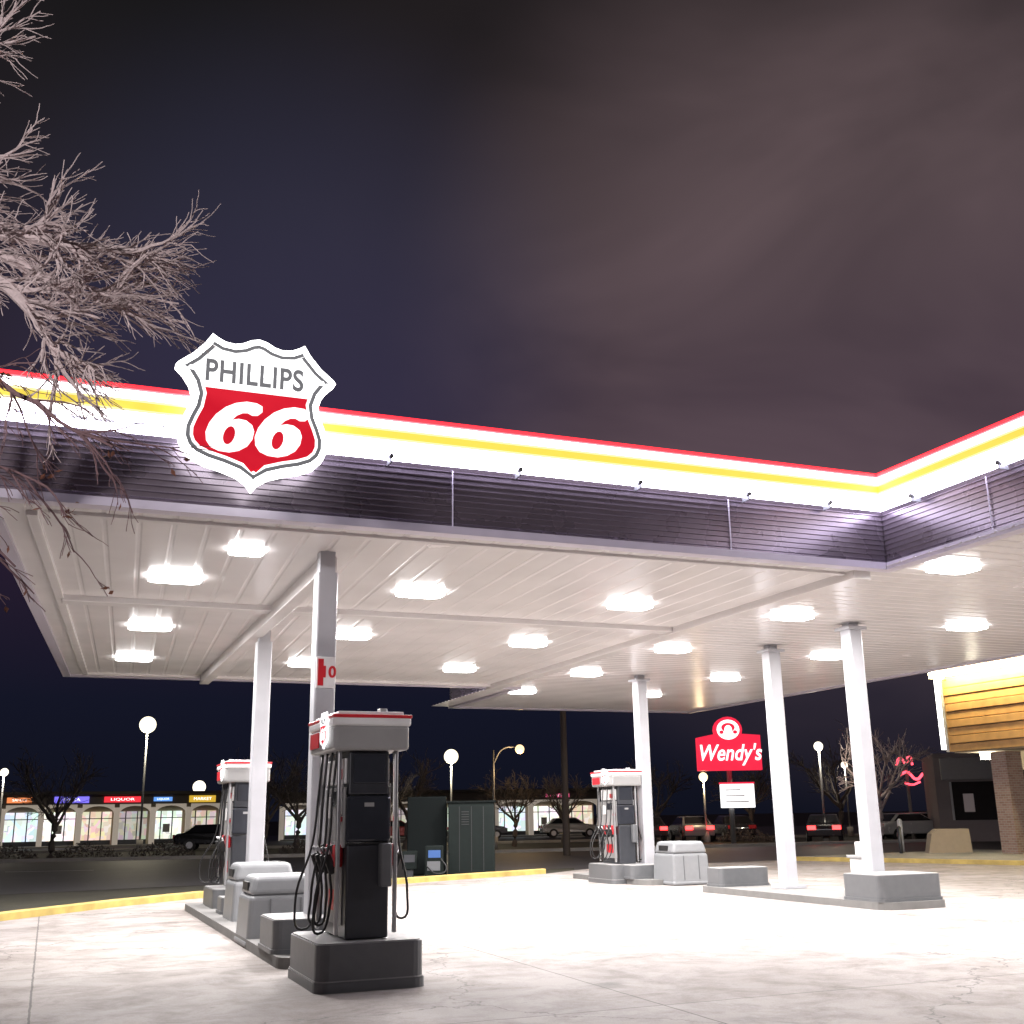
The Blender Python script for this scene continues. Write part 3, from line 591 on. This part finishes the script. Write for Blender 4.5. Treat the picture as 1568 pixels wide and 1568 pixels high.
limbs=[
 ([(-6.3,7.4,0),(-6.2,7.4,2.5),(-5.9,7.4,4.0)],.14,.08,0),
 ([(-5.9,7.4,4.0),(-5.0,7.4,4.9),(-4.3,7.4,4.85),(-3.7,7.4,4.7),(-3.2,7.4,4.35),(-2.8,7.4,4.15)],.04,.008,14),
 ([(-5.9,7.4,3.8),(-5.0,7.4,4.5),(-4.3,7.4,4.4),(-3.8,7.4,4.1),(-3.3,7.4,3.9)],.03,.007,11),
 ([(-5.9,7.4,3.6),(-5.0,7.4,4.2),(-4.3,7.4,4.0),(-3.8,7.4,3.6),(-3.4,7.4,3.3)],.03,.007,9),
 ([(-5.9,7.4,3.2),(-5.0,7.4,3.7),(-4.2,7.4,3.4),(-3.8,7.4,3.05)],.02,.006,6),
]
tree("bare_tree",limbs,M['barkm'],bias=Vector((.35,0,-.15)),seed=9,lens=(.55,.3,.16),rads=(.010,.006,.0035),dens=(5,3,2),sag=.25,leaves=110,minr=.003)
def bgtree(x,y,h,seed,mt,n=26,w=1.0):
    R=random.Random(seed); ls=[([(x,y,0),(x+.1*w,y,h*.2),(x+.15,y,h*.35)],h*.035,h*.025,0)]
    for k in range(6):
        a=k*1.05+R.random(); ls.append(([(x+.12,y,h*(.26+.02*k)),(x+math.cos(a)*h*.18*w,y+math.sin(a)*h*.15,h*.5),(x+math.cos(a)*h*.32*w,y+math.sin(a)*h*.3,h*.72)],h*.016,h*.005,n//3))
    return tree("bare_tree",ls,mt,bias=Vector((0,0,.3)),seed=seed,lens=(h*.22,h*.12,h*.07),rads=(h*.005,h*.0028,h*.0018),dens=(4,4,2),minr=.012)
for i,(x,y,h) in enumerate([(-23,57,5.2),(-11.5,60,5.0),(-6.0,62,5.2),(-.2,64,4.2),(2.6,66,4.2),(-14.5,66,5.5),(-36,62,6),(-8.6,74,5)]): bgtree(x,y,h,20+i,M['barkd'])
bgtree(18.8,60,6.0,41,M['bark']); bgtree(14.5,72,5.0,42,M['barkd']); bgtree(9,75,5,43,M['barkd']); bgtree(21,75,6,44,M['barkd'])
def hedge(x,y,seed,w=3,h=.7):
    R=random.Random(seed); vs=[];fs=[]
    for i in range(500):
        a=R.uniform(-1,1); p=Vector((x+a*w/2,y+R.uniform(-.6,.6),R.random()*h*(1-a*a*.7)))
        d=Vector((R.gauss(0,1),R.gauss(0,1),R.gauss(0,1))).normalized()*.1; e=Vector((R.gauss(0,1),R.gauss(0,1),R.gauss(0,1))).normalized()*.08
        k=len(vs); vs+=[p-d,p+e,p+d]; fs.append((k,k+1,k+2))
    meshobj("shrub",vs,fs,M['barkd'])
for i,(x,y) in enumerate([(-20.5,55),(-17,55.5),(-24,54),(-10,56),(6,60),(13,66)]): hedge(x,y,60+i)

# ---------------- world (night sky)
w=bpy.data.worlds.new("World"); S.world=w; w.use_nodes=True; nt=w.node_tree; N=nt.nodes; L=nt.links; N.clear()
out=N.new("ShaderNodeOutputWorld"); bg=N.new("ShaderNodeBackground"); tc=N.new("ShaderNodeTexCoord"); L.new(bg.outputs[0],out.inputs[0])
sep=N.new("ShaderNodeSeparateXYZ"); L.new(tc.outputs["Generated"],sep.inputs[0])
rmp=N.new("ShaderNodeValToRGB"); L.new(sep.outputs[2],rmp.inputs[0]); el=rmp.color_ramp.elements
st_=[(0,(.005,.006,.013,1)),(.10,(.007,.008,.019,1)),(.22,(.020,.012,.028,1)),(.36,(.023,.016,.028,1)),(.50,(.017,.014,.018,1)),(.64,(.009,.0085,.009,1))]
el[0].position,el[0].color=st_[0]; el[1].position,el[1].color=st_[-1]
for s in st_[1:-1]: e=el.new(s[0]); e.color=s[1]
def blob(c,lo,hi,col):
    d=N.new("ShaderNodeVectorMath"); d.operation='DOT_PRODUCT'; d.inputs[1].default_value=c; L.new(tc.outputs["Generated"],d.inputs[0])
    mr=N.new("ShaderNodeMapRange"); mr.interpolation_type='SMOOTHSTEP'; mr.inputs[1].default_value=lo; mr.inputs[2].default_value=hi; L.new(d.outputs["Value"],mr.inputs[0])
    x=N.new("ShaderNodeMix"); x.data_type='RGBA'; x.inputs[6].default_value=(0,0,0,1); x.inputs[7].default_value=(*col,1); L.new(mr.outputs[0],x.inputs[0]); return x.outputs[2]
def add(a,b):
    x=N.new("ShaderNodeMix"); x.data_type='RGBA'; x.blend_type='ADD'; x.inputs[0].default_value=1; L.new(a,x.inputs[6]); L.new(b,x.inputs[7]); return x.outputs[2]
b1=blob((.30,.87,.39),.91,1.0,(.074,.050,.052)); b2=blob((-.189,.885,.40),.945,1.0,(.010,.013,.034)); b3=blob((.12,.85,.50),.90,1.0,(.008,.005,.006))
cl=add(b1,b3)
no=N.new("ShaderNodeTexNoise"); no.inputs["Scale"].default_value=3.0; no.inputs["Detail"].default_value=4; no.inputs["Roughness"].default_value=.5; no.inputs["Distortion"].default_value=.5
mp=N.new("ShaderNodeMapping"); mp.inputs["Scale"].default_value=(1,1,1.6); mp.inputs["Rotation"].default_value=(0,.6,0); L.new(tc.outputs["Generated"],mp.inputs[0]); L.new(mp.outputs[0],no.inputs["Vector"])
mr=N.new("ShaderNodeMapRange"); mr.inputs[1].default_value=.32; mr.inputs[2].default_value=.68; mr.inputs[3].default_value=.40; mr.inputs[4].default_value=1.25; L.new(no.outputs["Fac"],mr.inputs[0])
mm=N.new("ShaderNodeMix"); mm.data_type='RGBA'; mm.blend_type='MULTIPLY'; mm.inputs[0].default_value=1; L.new(cl,mm.inputs[6]); L.new(mr.outputs[0],mm.inputs[7])
tot=add(add(rmp.outputs[0],mm.outputs[2]),b2)
sky=N.new("ShaderNodeTexSky"); sky.sky_type='NISHITA'; sky.sun_disc=False; sky.sun_elevation=math.radians(-6); sky.sun_rotation=math.radians(200)
sm=N.new("ShaderNodeMix"); sm.data_type='RGBA'; sm.blend_type='ADD'; sm.inputs[0].default_value=.01; L.new(tot,sm.inputs[6]); L.new(sky.outputs[0],sm.inputs[7])
L.new(sm.outputs[2],bg.inputs[0]); bg.inputs[1].default_value=1
